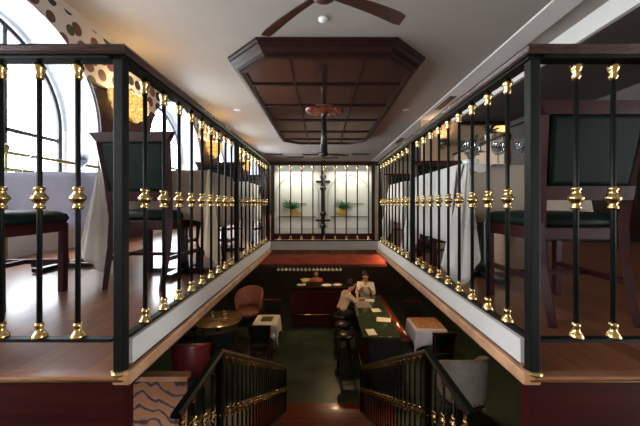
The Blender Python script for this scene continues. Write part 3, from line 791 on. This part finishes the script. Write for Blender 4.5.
MB().lathe([(.07, 0), (.07, .02), (.03, .03)], axis='Y', n=14).build('backplate', BRASS, wl)
MB().tube([(0, -.02, 0), (0, -.12, -.04), (0, -.2, .04)], .012, 8).build('arm', BRASS, wl)
MB().lathe([(.16, .02), (.10, .20), (.098, .20), (.157, .02)], (0, -.2, 0), 18).build('shade', BLACK, wl)
lamp('wall_lamp_bulb', 'POINT', (4.95, 8.08, E + 1.80), 42, (1, .62, .28), .05)
wl2 = clone(wl, 'dark shaded wall lamp at the left on the beige wall, seen between the right bars', (3.28, 8.3, E + 1.55))
lamp('wall_lamp_bulb', 'POINT', (3.28, 8.08, E + 1.63), 30, (1, .64, .32), .05)

# ------------------------------------------------------------------ etched glass screen beyond the far railing
sc = thing('glass_screen', 'pair of etched glass panels on a dark bronze post beyond the far railing', 'glass screen', (0, 3.72, UF))
for s in (-1, 1):
    p = MB().box(.025 if s > 0 else -.60, .60 if s > 0 else -.025, -.006, .006, .155, 1.02).build('glass_panel', FROST, sc)
    # painted reflection of an arch, and etched plant-in-pot motif on the pane
    pts = [(s * .32 + .26 * math.cos(a), -.008, .62 + .26 * math.sin(a)) for a in [math.pi * k / 20 for k in range(21)]]
    MB().tube([(s * .32 + .26, -.008, .22)] + pts + [(s * .32 - .26, -.008, .22), (s * .32 + .26, -.008, .22)], .004, 5).build('arch_reflection', mat('reflection line', (.42, .46, .42), .5), p)
    cx = s * (.36 if s < 0 else .24)
    m = MB(); m.sphere((cx - .005, -.010, .425), .05, 12, 8, (1, .12, .8)); m.sphere((cx + s * -.06, -.010, .415), .035, 12, 8, (1.1, .12, .7)); m.box(cx - .05, cx + .05, -.014, -.006, .375, .392); m.build('gold_pot', YELLOW, p)
    m = MB(); rnd = random.Random(4)
    for k in range(9):
        a = R(20 + 17.5 * k); l = rnd.uniform(.09, .16)
        m.tube([(cx + s * .02, -.010, .46), (cx + s * .02 + .6 * l * math.cos(a), -.012, .46 + .6 * l * math.sin(a)), (cx + s * .02 + l * math.cos(a), -.010, .46 + l * math.sin(a))], .01, 6, radii=[.008, .026, .003], flat=.3)
    m.build('leaf_motif', PLANT, p)
    m = MB(); m.tube([(s * .09, -.010, .365), (s * .55, -.010, .365)], .005, 5); m.tube([(s * .2, -.010, .53), (s * .5, -.010, .53)], .003, 5); m.build('etched_ground', GREY, p)
MB().box(-.024, .024, -.03, .03, 0, 1.06).build('post', DARKWOOD, sc, .004)
for z in (.25, .40, .72, .86): MB().lathe([(.03, z - .03), (.04, z - .01), (.045, z), (.04, z + .01), (.03, z + .03)], n=14).build('knuckle', BLACK, sc)
for z in (.32, .80): MB().box(-.09, .09, -.02, .02, z - .012, z + .012).build('glass_clamp', BLACK, sc, .003)
MB().box(-.64, .64, -.025, .025, 1.0, 1.05).build('top_rail', DARKWOOD, sc, .004)
MB().box(-.64, .64, -.03, .03, .09, .16).build('bottom_rail', MAHOG, sc, .004)
for s in (-1, 1): MB().box(s * .62 - .02, s * .62 + .02, -.025, .025, 0, 1.0).build('end_post', DARKWOOD, sc, .003)

for s_ in (-1, 1):                          # slim picture lights under the top rail
    MB().tube([(s_ * .10, -.10, 1.02), (s_ * .55, -.10, 1.02)], .012, 10).build('picture_light', BRASS, sc)
    MB().tube([(s_ * .32, -.02, 1.03), (s_ * .32, -.06, 1.045), (s_ * .32, -.10, 1.02)], .006, 6).build('light_arm', BRASS, sc)
    lamp('picture_light_tube', 'AREA', (s_ * .325, 3.72 - .10, UF + 1.005), 5.0, (1, .90, .72), .45, (R(-38), 0, 0), sy=.02)
# ------------------------------------------------------------------ lower floor: bar, counter, tables
bar = thing('bar_counter', 'long bar counter with a green marble top running away on the lower right', 'bar counter', (1.16, 6.85, 0))
MB().box(-.30, .36, -1.2, 1.25, .10, 1.0).build('body', DARKWOOD, bar, .004)
MB().box(-.25, .32, -1.15, 1.2, 0, .10).build('plinth', BLACK, bar)
for k in range(4): MB().box(-.316, -.30, -1.15 + .6 * k, -.60 + .6 * k, .18, .94).build('front_panel', MAHOG, bar, .006)
MB().box(-.41, .30, -1.27, 1.27, 1.0, 1.045).build('countertop', GREENST, bar, .006)
MB().sweep([(-.075, -.04), (-.08, .02), (-.05, .055), (0, .065), (.05, .055), (.08, .02), (.075, -.04)], [(.375, -1.27, 1.01), (.375, 1.27, 1.01)], lambda i: (1, 0, 0), True).build('arm_rail', REDWOOD, bar)
MB().tube([(-.36, -1.1, .2), (-.36, 1.15, .2)], .018, 8).build('foot_rail', BRASS, bar)
TOP = 1.0455
def paper(lab, x, y, z, w_, h_, rz, m=PAPER, name='menu_card'):
    o = MB().box(-w_ / 2, w_ / 2, -h_ / 2, h_ / 2, 0, .004).build(name, m, None, 0, (x, y, z)); o.rotation_euler = (0, 0, R(rz))
    return tag(o, lab, 'menu' if name == 'menu_card' else name.replace('_', ' '))
paper('white menu lying at the near end of the marble counter', .93, 5.80, TOP, .17, .28, 6)
paper('white menu lying right of centre on the marble counter, second from the near end', 1.30, 6.42, TOP, .30, .24, -12)
paper('white menu lying in the middle of the marble counter', 1.24, 7.0, TOP, .20, .22, 8)
paper('white menu lying at the far end of the marble counter', 1.20, 7.72, TOP, .24, .2, -6)
paper('grey open newspaper on the counter in front of the seated patron', .98, 7.42, TOP, .38, .50, 4, mat('newsprint', (.34, .31, .32), .8, 0, .3, 40), 'newspaper')
bb = thing('back_bar', 'dark red panelled bar front at the far end of the green floor', 'bar counter', (-.05, 8.75, 0))
MB().box(-.85, .78, -.25, .25, .08, 1.13).build('body', FASCIA, bb, .004)
MB().box(-.82, .75, -.22, .22, 0, .08).build('plinth', BLACK, bb)
MB().box(-.92, .82, -.32, .30, 1.13, 1.18).build('countertop', DARKWOOD, bb, .008)
for k in range(3): MB().box(-.80 + .53 * k, -.32 + .53 * k, -.266, -.25, .2, 1.05).build('front_panel', MAHOG, bb, .006)
MB().tube([(-.85, -.33, .42), (.78, -.33, .42)], .016, 8).build('foot_rail', BRASS, bb)
plate('white plate on the left end of the red panelled bar', -.62, 8.66, 1.1805, .14)
plate('white plate on the middle of the red panelled bar', .10, 8.62, 1.1805, .15)
plate('white plate on the right end of the red panelled bar', .42, 8.66, 1.1805, .13)
bw = tag(MB().lathe([(.05, 0), (.06, .01), (.12, .07), (.15, .12), (.145, .12), (.11, .07), (0, .02)], n=20).build('bowl', mat('yellow bowl glaze', (.75, .62, .30), .3, 0, .1), None, 0, (-.52, 8.86, 1.1805)), 'yellow glazed bowl on the red panelled bar', 'bowl')
can = thing('bar_canopy', 'red wood canopy hanging over the bar below the far railing', 'canopy', (0, 6.9, E - 1.34))
MB().box(-1.38, 1.36, -.35, .35, 0, .50).build('fascia', REDWOOD, can, .006)
MB().box(-1.42, 1.40, -.39, .37, .46, .54).build('cornice', REDWOOD, can, .01)
MB().box(-1.40, 1.38, -.37, .37, -.03, .03).build('bottom_moulding', MAHOG, can, .008)
for x in (-1.2, 1.2): MB().lathe([(.018, .54), (.018, UF - .12 - (E - 1.34))], (x, 0, 0), 8).build('hanger_rod', BLACK, can)
HGM = mat('grey glass', (.36, .37, .34), .2, 0, .1, 9)  # plain even grey for the hanging glasses
HG = 'glasses hanging under the red canopy'
hg = thing('hanging_glass', 'upturned pale glass hanging in the row under the red canopy', 'glass', (-.98, 6.6, E - 1.3485), 0, HG)
MB().lathe([(r_, z_ * .6) for r_, z_ in [(.035, -.04), (.035, -.036), (.034, -.041), (.008, -.05), (.005, -.10), (.02, -.12), (.04, -.15), (.036, -.20), (.034, -.20), (.0, -.13)]], n=12).build('bowl', HGM, hg)
for k in range(1, 17): clone(hg, 'upturned pale glass hanging in the row under the red canopy', (-.98 + .085 * k, 6.6, E - 1.3485), 0, HG)

def make_stool(lab, x, y):
    t = thing('bar_stool', lab, 'stool', (x, y, 0))
    MB().lathe([(.0, .70), (.17, .70), (.185, .72), (.185, .75), (.16, .775), (.0, .78)], n=20).build('seat', BLACK, t)
    for a in range(4):
        q = R(45 + 90 * a); MB().tube([(.12 * math.cos(q), .12 * math.sin(q), .70), (.21 * math.cos(q), .21 * math.sin(q), 0)], .014, 8).build('leg', BLACK, t)
    ring = [(.18 * math.cos(2 * math.pi * k / 20), .18 * math.sin(2 * math.pi * k / 20), .28) for k in range(21)]
    MB().tube(ring, .009, 6).build('foot_ring', BRASS, t)
    return t
s0 = make_stool('black bar stool under the seated patron', .44, 7.5)
clone(s0, 'empty black bar stool nearest along the marble counter', (.46, 6.35, 0))
clone(s0, 'empty black bar stool between the patron and the nearer stool', (.45, 6.95, 0))

# lower tables
def low_table(lab, clab, x0, x1, y0, y1, m, seed):
    make_table(lab, x0, x1, y0, y1, 0)
    return cloth(clab, m, x0, x1, y0, y1, 0, (.34, .34, .34, .34), (.5, .5, .5, .5), tip=.18, flare=.06, seed=seed)
low_table('small lower table under white cloth left of the green floor', 'white cloth on the small lower table left of the green floor', -1.62, -1.08, 6.9, 7.5, CLOTH, 11)
low_table('small lower table under lavender cloth right of the marble counter', 'lavender white cloth on the lower table right of the marble counter', 2.05, 2.72, 6.6, 7.3, LAV, 12)
o = tag(MB().box(-.30, .32, -.3, .3, 0, .02).build('table_board', COPPER, None, .004, (2.4, 6.98, .7505)), 'tan wooden board lying on the lavender lower table', 'board')
o = tag(MB().box(-.14, .12, -.12, .12, 0, .03).build('tray', OLIVE, None, .004, (-1.33, 7.2, .7505)), 'small olive tray on the white clothed lower table', 'tray')
rt = thing('round_table', 'round brown lower table with glinting glasses left of the stairs', 'table', (-2.55, 7.3, 0))
MB().lathe([(.0, .74), (.56, .74), (.57, .725), (.56, .70), (.0, .70)], n=36).build('tabletop', mat('olive brown top', (.16, .11, .055), .18, 0, .3, 6, coat=.3), rt)
MB().lathe([(.28, 0), (.27, .03), (.05, .06), (.04, .6), (.12, .70)], n=18).build('pedestal', DARKWOOD, rt)
TG = 'glasses on the round brown table'
for x, y in ((-2.62, 7.15), (-2.38, 7.35), (-2.30, 7.05), (-2.75, 7.45), (-2.48, 7.52)):
    clone(hg, 'upturned pale glass on the round brown lower table', (x, y, .741 + .12), 0, TG)

def tub_chair(lab, x, y, rz, m, h=1.0, rad=.30, z=0):
    t = thing('tub_chair', lab, 'chair', (x, y, z), R(rz))
    # curved wraparound back
    rings = []
    for zz, rr, th in ((.40, rad, .05), (.60, rad + .01, .06), (h - .06, rad + .03, .06), (h - .015, rad + .03, .05), (h, rad + .02, .02)):
        ring = []
        for k in range(17):
            a = R(-200 + 220 * k / 16); hh = zz if zz < .5 else .5 + (zz - .5) * (.55 + .45 * math.sin(math.pi * k / 16) ** .7)
            ring.append(((rr + th / 2) * math.cos(a), (rr + th / 2) * math.sin(a), hh))
        for k in range(16, -1, -1):
            a = R(-200 + 220 * k / 16); hh = zz if zz < .5 else .5 + (zz - .5) * (.55 + .45 * math.sin(math.pi * k / 16) ** .7)
            ring.append(((rr - th / 2) * math.cos(a), (rr - th / 2) * math.sin(a), hh))
        rings.append(ring)
    MB().loops(rings).build('back', m, t)
    MB().lathe([(.0, .36), (rad - .02, .36), (rad - .01, .40), (rad - .03, .46), (.0, .48)], n=24).build('seat', m, t)
    MB().lathe([(.0, .30), (rad, .30), (rad, .36), (.0, .36)], n=24).build('seat_frame', MAHOG, t)
    for a in (45, 135, 225, 315): MB().tube([(rad * .8 * math.cos(R(a)), rad * .8 * math.sin(R(a)), .30), (rad * .9 * math.cos(R(a)), rad * .9 * math.sin(R(a)), 0)], .018, 6, radii=[.022, .015]).build('leg', MAHOG, t)
    return t
tub_chair('red leather tub chair behind the left stair railing', -2.52, 5.75, 5, REDLEA, .98)
tub_chair('rose brown tub chair beyond the round brown table', -2.15, 8.75, 175, ROSE, 1.05, .36)
tc_ = tub_chair('tall taupe upholstered chair below the right kerb', 2.30, 5.0, 10, TAUPELEA, 1.12, .36)
m = MB()
for k in range(16): a = R(-190 + 200 * k / 15); m.sphere((.385 * math.cos(a), .385 * math.sin(a), .43), .016, 8, 6)
m.build('brass_nail_trim', BRASS, tc_)
C2 = lambda lab, x, y, rz: clone(ch, lab, (x, y, 0), R(rz))
C2('dark lower chair at the near side of the white clothed small table', -1.35, 6.62, 0)
C2('dark lower chair at the far side of the white clothed small table', -1.35, 7.85, 180)
C2('dark lower chair beyond the lavender clothed lower table', 2.4, 7.72, 180)
C2('dark lower chair at the near side of the lavender clothed lower table', 2.42, 6.25, 0)
C2('dark lower chair at the near right of the round brown table', -2.1, 6.3, 25)
C2('dark lower chair at the far left of the round brown table', -3.35, 7.7, -100)
# marbled veneer partition low on the left, below the kerb
mp_ = thing('partition_panel', 'marbled brown veneer partition with a pale wood cap low at the left of the stairs', 'partition', (-1.32, 2.06, 0))
MB().box(-.5, .38, -.02, .02, 0, E - 1.20).build('panel', MARBLED, mp_)
MB().box(-.52, .40, -.035, .035, E - 1.20, E - 1.165).build('cap', COPPER, mp_, .004)

# ------------------------------------------------------------------ people at the bar
def skinned(name, m, chains, parent=None, sub=2):
    """chains: list of lists of (point, radius); chains sharing a start point are joined"""
    V, Ed, Rd, idx = [], [], [], {}
    for c in chains:
        prev = None
        for p, r in c:
            k = tuple(round(x, 4) for x in p)
            if k not in idx: idx[k] = len(V); V.append(p); Rd.append(r)
            i = idx[k]
            if prev is not None and prev != i: Ed.append((prev, i))
            prev = i
    me = bpy.data.meshes.new(name); me.from_pydata(V, Ed, [])
    o = bpy.data.objects.new(name, me); COL.objects.link(o)
    md = o.modifiers.new('skin', 'SKIN'); md.use_smooth_shade = True
    for i, d in enumerate(me.skin_vertices[0].data):
        q = Rd[i]; d.radius = q if isinstance(q, tuple) else (q, q); d.use_root = (i == 0)
    sb = o.modifiers.new('smooth', 'SUBSURF'); sb.levels = sub; sb.render_levels = sub
    dg = bpy.context.evaluated_depsgraph_get()
    nm = bpy.data.meshes.new_from_object(o.evaluated_get(dg)); bpy.data.objects.remove(o)
    nm.name = name
    for p in nm.polygons: p.use_smooth = True
    nm.materials.append(m)
    q = bpy.data.objects.new(name, nm); COL.objects.link(q)
    if parent: q.parent = parent
    return q
def hand(wrist, fwd, palm_n, curl):
    """five finger chains leaving one palm"""
    wv, f, n = Vector(wrist), Vector(fwd).normalized(), Vector(palm_n).normalized(); s = f.cross(n).normalized()
    pc = wv + f * .05; out = [[(tuple(wv), .024), (tuple(pc), (.034))]]
    for k, L in enumerate((.068, .078, .072, .055)):
        b0 = pc + f * .035 + s * (.027 - .018 * k); b1 = b0 + (f * math.cos(curl * .5) + n * math.sin(curl * .5)) * L * .5; b2 = b1 + (f * math.cos(curl * 1.3) + n * math.sin(curl * 1.3)) * L * .5
        out.append([(tuple(pc), .034), (tuple(b0), .0095), (tuple(b1), .009), (tuple(b2), .007)])
    t0 = pc + s * .03 - f * .01; t1 = t0 + s * .025 + f * .025 + n * .01; t2 = t1 + f * .028 + n * .012
    out.append([(tuple(pc), .034), (tuple(t0), .012), (tuple(t1), .010), (tuple(t2), .008)])
    return out
def person(label, loc, rz, seated, lean, shirt, headturn=(0, .03), arms='rest', hair_long=False):
    """local frame: faces +Y; loc is the point on the ground below the hips"""
    t = thing('person', label, 'person', loc, R(rz))
    hz = .86 if seated else .90
    sp = lambda d: (0, d * math.sin(lean), hz + d * math.cos(lean))
    P = lambda d, x=0, y=0: (x, d * math.sin(lean) + y * math.cos(lean), hz + d * math.cos(lean) - y * math.sin(lean))
    pel, wst, chs, shc, nk = P(0), P(.17), P(.33), P(.44), P(.51)
    hd0 = (nk[0] + headturn[0] * .4, nk[1] + headturn[1], nk[2] + .07); hd1 = (nk[0] + headturn[0], nk[1] + headturn[1] + .02, nk[2] + .155); hd2 = (hd1[0], hd1[1] - .005, hd1[2] + .075)
    ch_ = [[(pel, (.125, .095)), (wst, (.13, .095)), (chs, (.155, .105)), (shc, (.11, .085)), (nk, (.052, .052)), (hd0, (.060, .068)), (hd1, (.074, .088)), (hd2, (.055, .065))]]
    legs, armc, hands = [], [], []
    for s in (-1, 1):
        if seated:
            legs.append([(pel, (.125, .095)), ((s * .10, .05, hz - .03), .085), ((s * .12, .40, hz - .06), .060), ((s * .12, .36, hz - .30), .050), ((s * .12, .32, hz - .50), .036), ((s * .12, .44, hz - .53), .032)])
        else:
            legs.append([(pel, (.125, .095)), ((s * .10, 0, hz - .08), .085), ((s * .10, .02, .47), .058), ((s * .10, -.01, .25), .050), ((s * .10, -.02, .08), .036), ((s * .10, .11, .035), .032)])
        sh = P(.43, s * .18)
        if arms == 'rest': el = (s * .23, sh[1] + .16, sh[2] - .24); wr = (s * .10, el[1] + .22, 1.125 if seated else 1.25)
        elif arms == 'chin' and s > 0: el = (s * .17, sh[1] + .20, 1.10); wr = (hd1[0] + .05, hd1[1] + .10, hd1[2] - .17)
        elif arms == 'chin': el = (s * .22, sh[1] + .14, sh[2] - .25); wr = (s * .06, el[1] + .23, 1.10)
        else: el = (s * .25, sh[1] + .02, sh[2] - .27); wr = (s * .22, el[1] + .20, sh[2] - .36)
        armc.append([(shc, (.11, .085)), (sh, .058), (el, .042), (wr, .028)])
        f = Vector(wr) - Vector(el)
        hands += hand(wr, f, (0, .3, -1) if wr[2] < hd1[2] - .2 else (0, -1, .2), .7)
    body = skinned('body', SKIN, ch_ + legs + armc + hands, t)
    # clothes a little proud of the body
    g = lambda c, k: [(p, tuple(x + k for x in r) if isinstance(r, tuple) else r + k) for p, r in c]
    sleeves = [[(c[0][0], (.135, .112))] + g(c[1:3], .016) + [(tuple(Vector(c[2][0]).lerp(Vector(c[3][0]), .35)), .046)] for c in armc]
    skinned('shirt', shirt, [[(P(.0), (.168, .140)), (P(.08), (.165, .135)), (wst, (.162, .130)), (P(.25), (.175, .135)), (chs, (.182, .138)), (shc, (.135, .112)), (P(.475), (.070, .066))]] + sleeves, t)
    skinned('trousers', TROUS, [[(pel, .145), (P(.07), .135)]] + [[(pel, .145), (c[1][0], .115)] + g(c[2:5], .016) for c in legs], t)
    for s in (-1, 1):
        lg = legs[0 if s < 0 else 1]; a, b_ = lg[-2][0], lg[-1][0]
        MB().sphere(((a[0] + b_[0]) / 2, (a[1] + b_[1]) / 2 + .02, b_[2] + .005), .05, 12, 8, (.9, 2.3, .75)).build('shoe', BLACK, t)
    # head details
    m = MB(); m.sphere((hd1[0], hd1[1] - .042, hd1[2] + .056), .106, 16, 10, (.93, .95, .95))
    if hair_long: m.sphere((hd1[0], hd1[1] - .07, hd1[2] - .06), .075, 14, 9, (1.0, .6, 1.5))
    m.build('hair', HAIR, t)
    for s in (-1, 1):
        MB().sphere((hd1[0] + s * .030, hd1[1] + .080, hd1[2] + .012), .011, 8, 6).build('eye', PAPER, t)
        MB().sphere((hd1[0] + s * .078, hd1[1], hd1[2] - .005), .028, 10, 7, (.4, .7, 1.1)).build('ear', SKIN, t)
    MB().tube([(hd1[0], hd1[1] + .078, hd1[2] + .02), (hd1[0], hd1[1] + .108, hd1[2] - .03)], .01, 8, radii=[.008, .016]).build('nose', SKIN, t)
    MB().tube([(hd1[0] - .025, hd1[1] + .078, hd1[2] - .062), (hd1[0], hd1[1] + .086, hd1[2] - .060), (hd1[0] + .025, hd1[1] + .078, hd1[2] - .062)], .006, 6).build('mouth', ROSE, t)
    return t
person('person with dark hair and a pale shirt leaning on the counter from a black stool', (.44, 7.5, 0), -78, True, R(24), SHIRT, (.0, .09), 'chin')
person('person in a white shirt standing at the far end of the marble counter', (1.22, 8.62, -.0), 172, False, R(26), SHIRTW, (0, .06), 'rest', True)
person('person in a rose red top standing behind the red panelled bar', (-.22, 9.36, 0), 180, False, R(14), SHIRTR, (0, .03), 'rest').scale = (.9, .9, .9)

# ------------------------------------------------------------------ added lower lamps, out of view (pendants lighting the bar and tables)
def pendant(lab, x, y, drop, e, col=(1, .66, .36)):  # hidden lamp, added to light the lower floor
    z = UF - .12
    t = thing('fill_pendant', lab, 'lamp', (x, y, z), 0, 'added lower floor pendants')
    MB().lathe([(.05, 0), (.05, -.02), (.012, -.03)], n=14).build('canopy', BRASS, t)
    MB().lathe([(.005, -drop + .1), (.005, -.02)], n=6).build('cord', BLACK, t)
    MB().lathe([(.02, -drop + .12), (.04, -drop + .10), (.14, -drop), (.136, -drop), (.035, -drop + .09), (.0, -drop + .10)], n=20).build('shade', BRASS, t)
    lamp('fill_pendant_bulb', 'POINT', (x, y, z - drop - .02), e, col, .05)
pendant('added unseen brass pendant lamp over the marble counter under the lower ceiling', 1.55, 6.3, .45, 35)
pendant('added unseen brass pendant lamp over the round brown table', -2.4, 7.2, .4, 30)
pendant('added unseen brass pendant lamp over the red panelled bar', .35, 8.5, .5, 25)
pendant('added unseen brass pendant lamp over the taupe lower chair', 2.5, 5.6, .4, 25)

def canopy_fill(lab, x, y, tx, ty, tz, e):  # spot added behind the slab edge to brighten the red canopy
    z = UF - .12
    t = thing('downlight', lab, 'ceiling light', (x, y, z), 0, 'added canopy lights')
    MB().lathe([(.06, -.02), (.075, -.02), (.08, 0), (.06, 0)], n=20).build('trim_ring', BRASS, t)
    d = Vector((tx - x, ty - y, tz - z + .03)).to_track_quat('-Z', 'Y').to_euler()
    lamp('downlight_bulb', 'SPOT', (x, y, z - .03), e, (1, .70, .42), .04, d, spot=R(75))
canopy_fill('added unseen light before the left end of the red canopy', -.75, 5.0, -.7, 6.55, E - 1.1, 60)
canopy_fill('added unseen light before the right end of the red canopy', .75, 5.0, .7, 6.55, E - 1.1, 60)
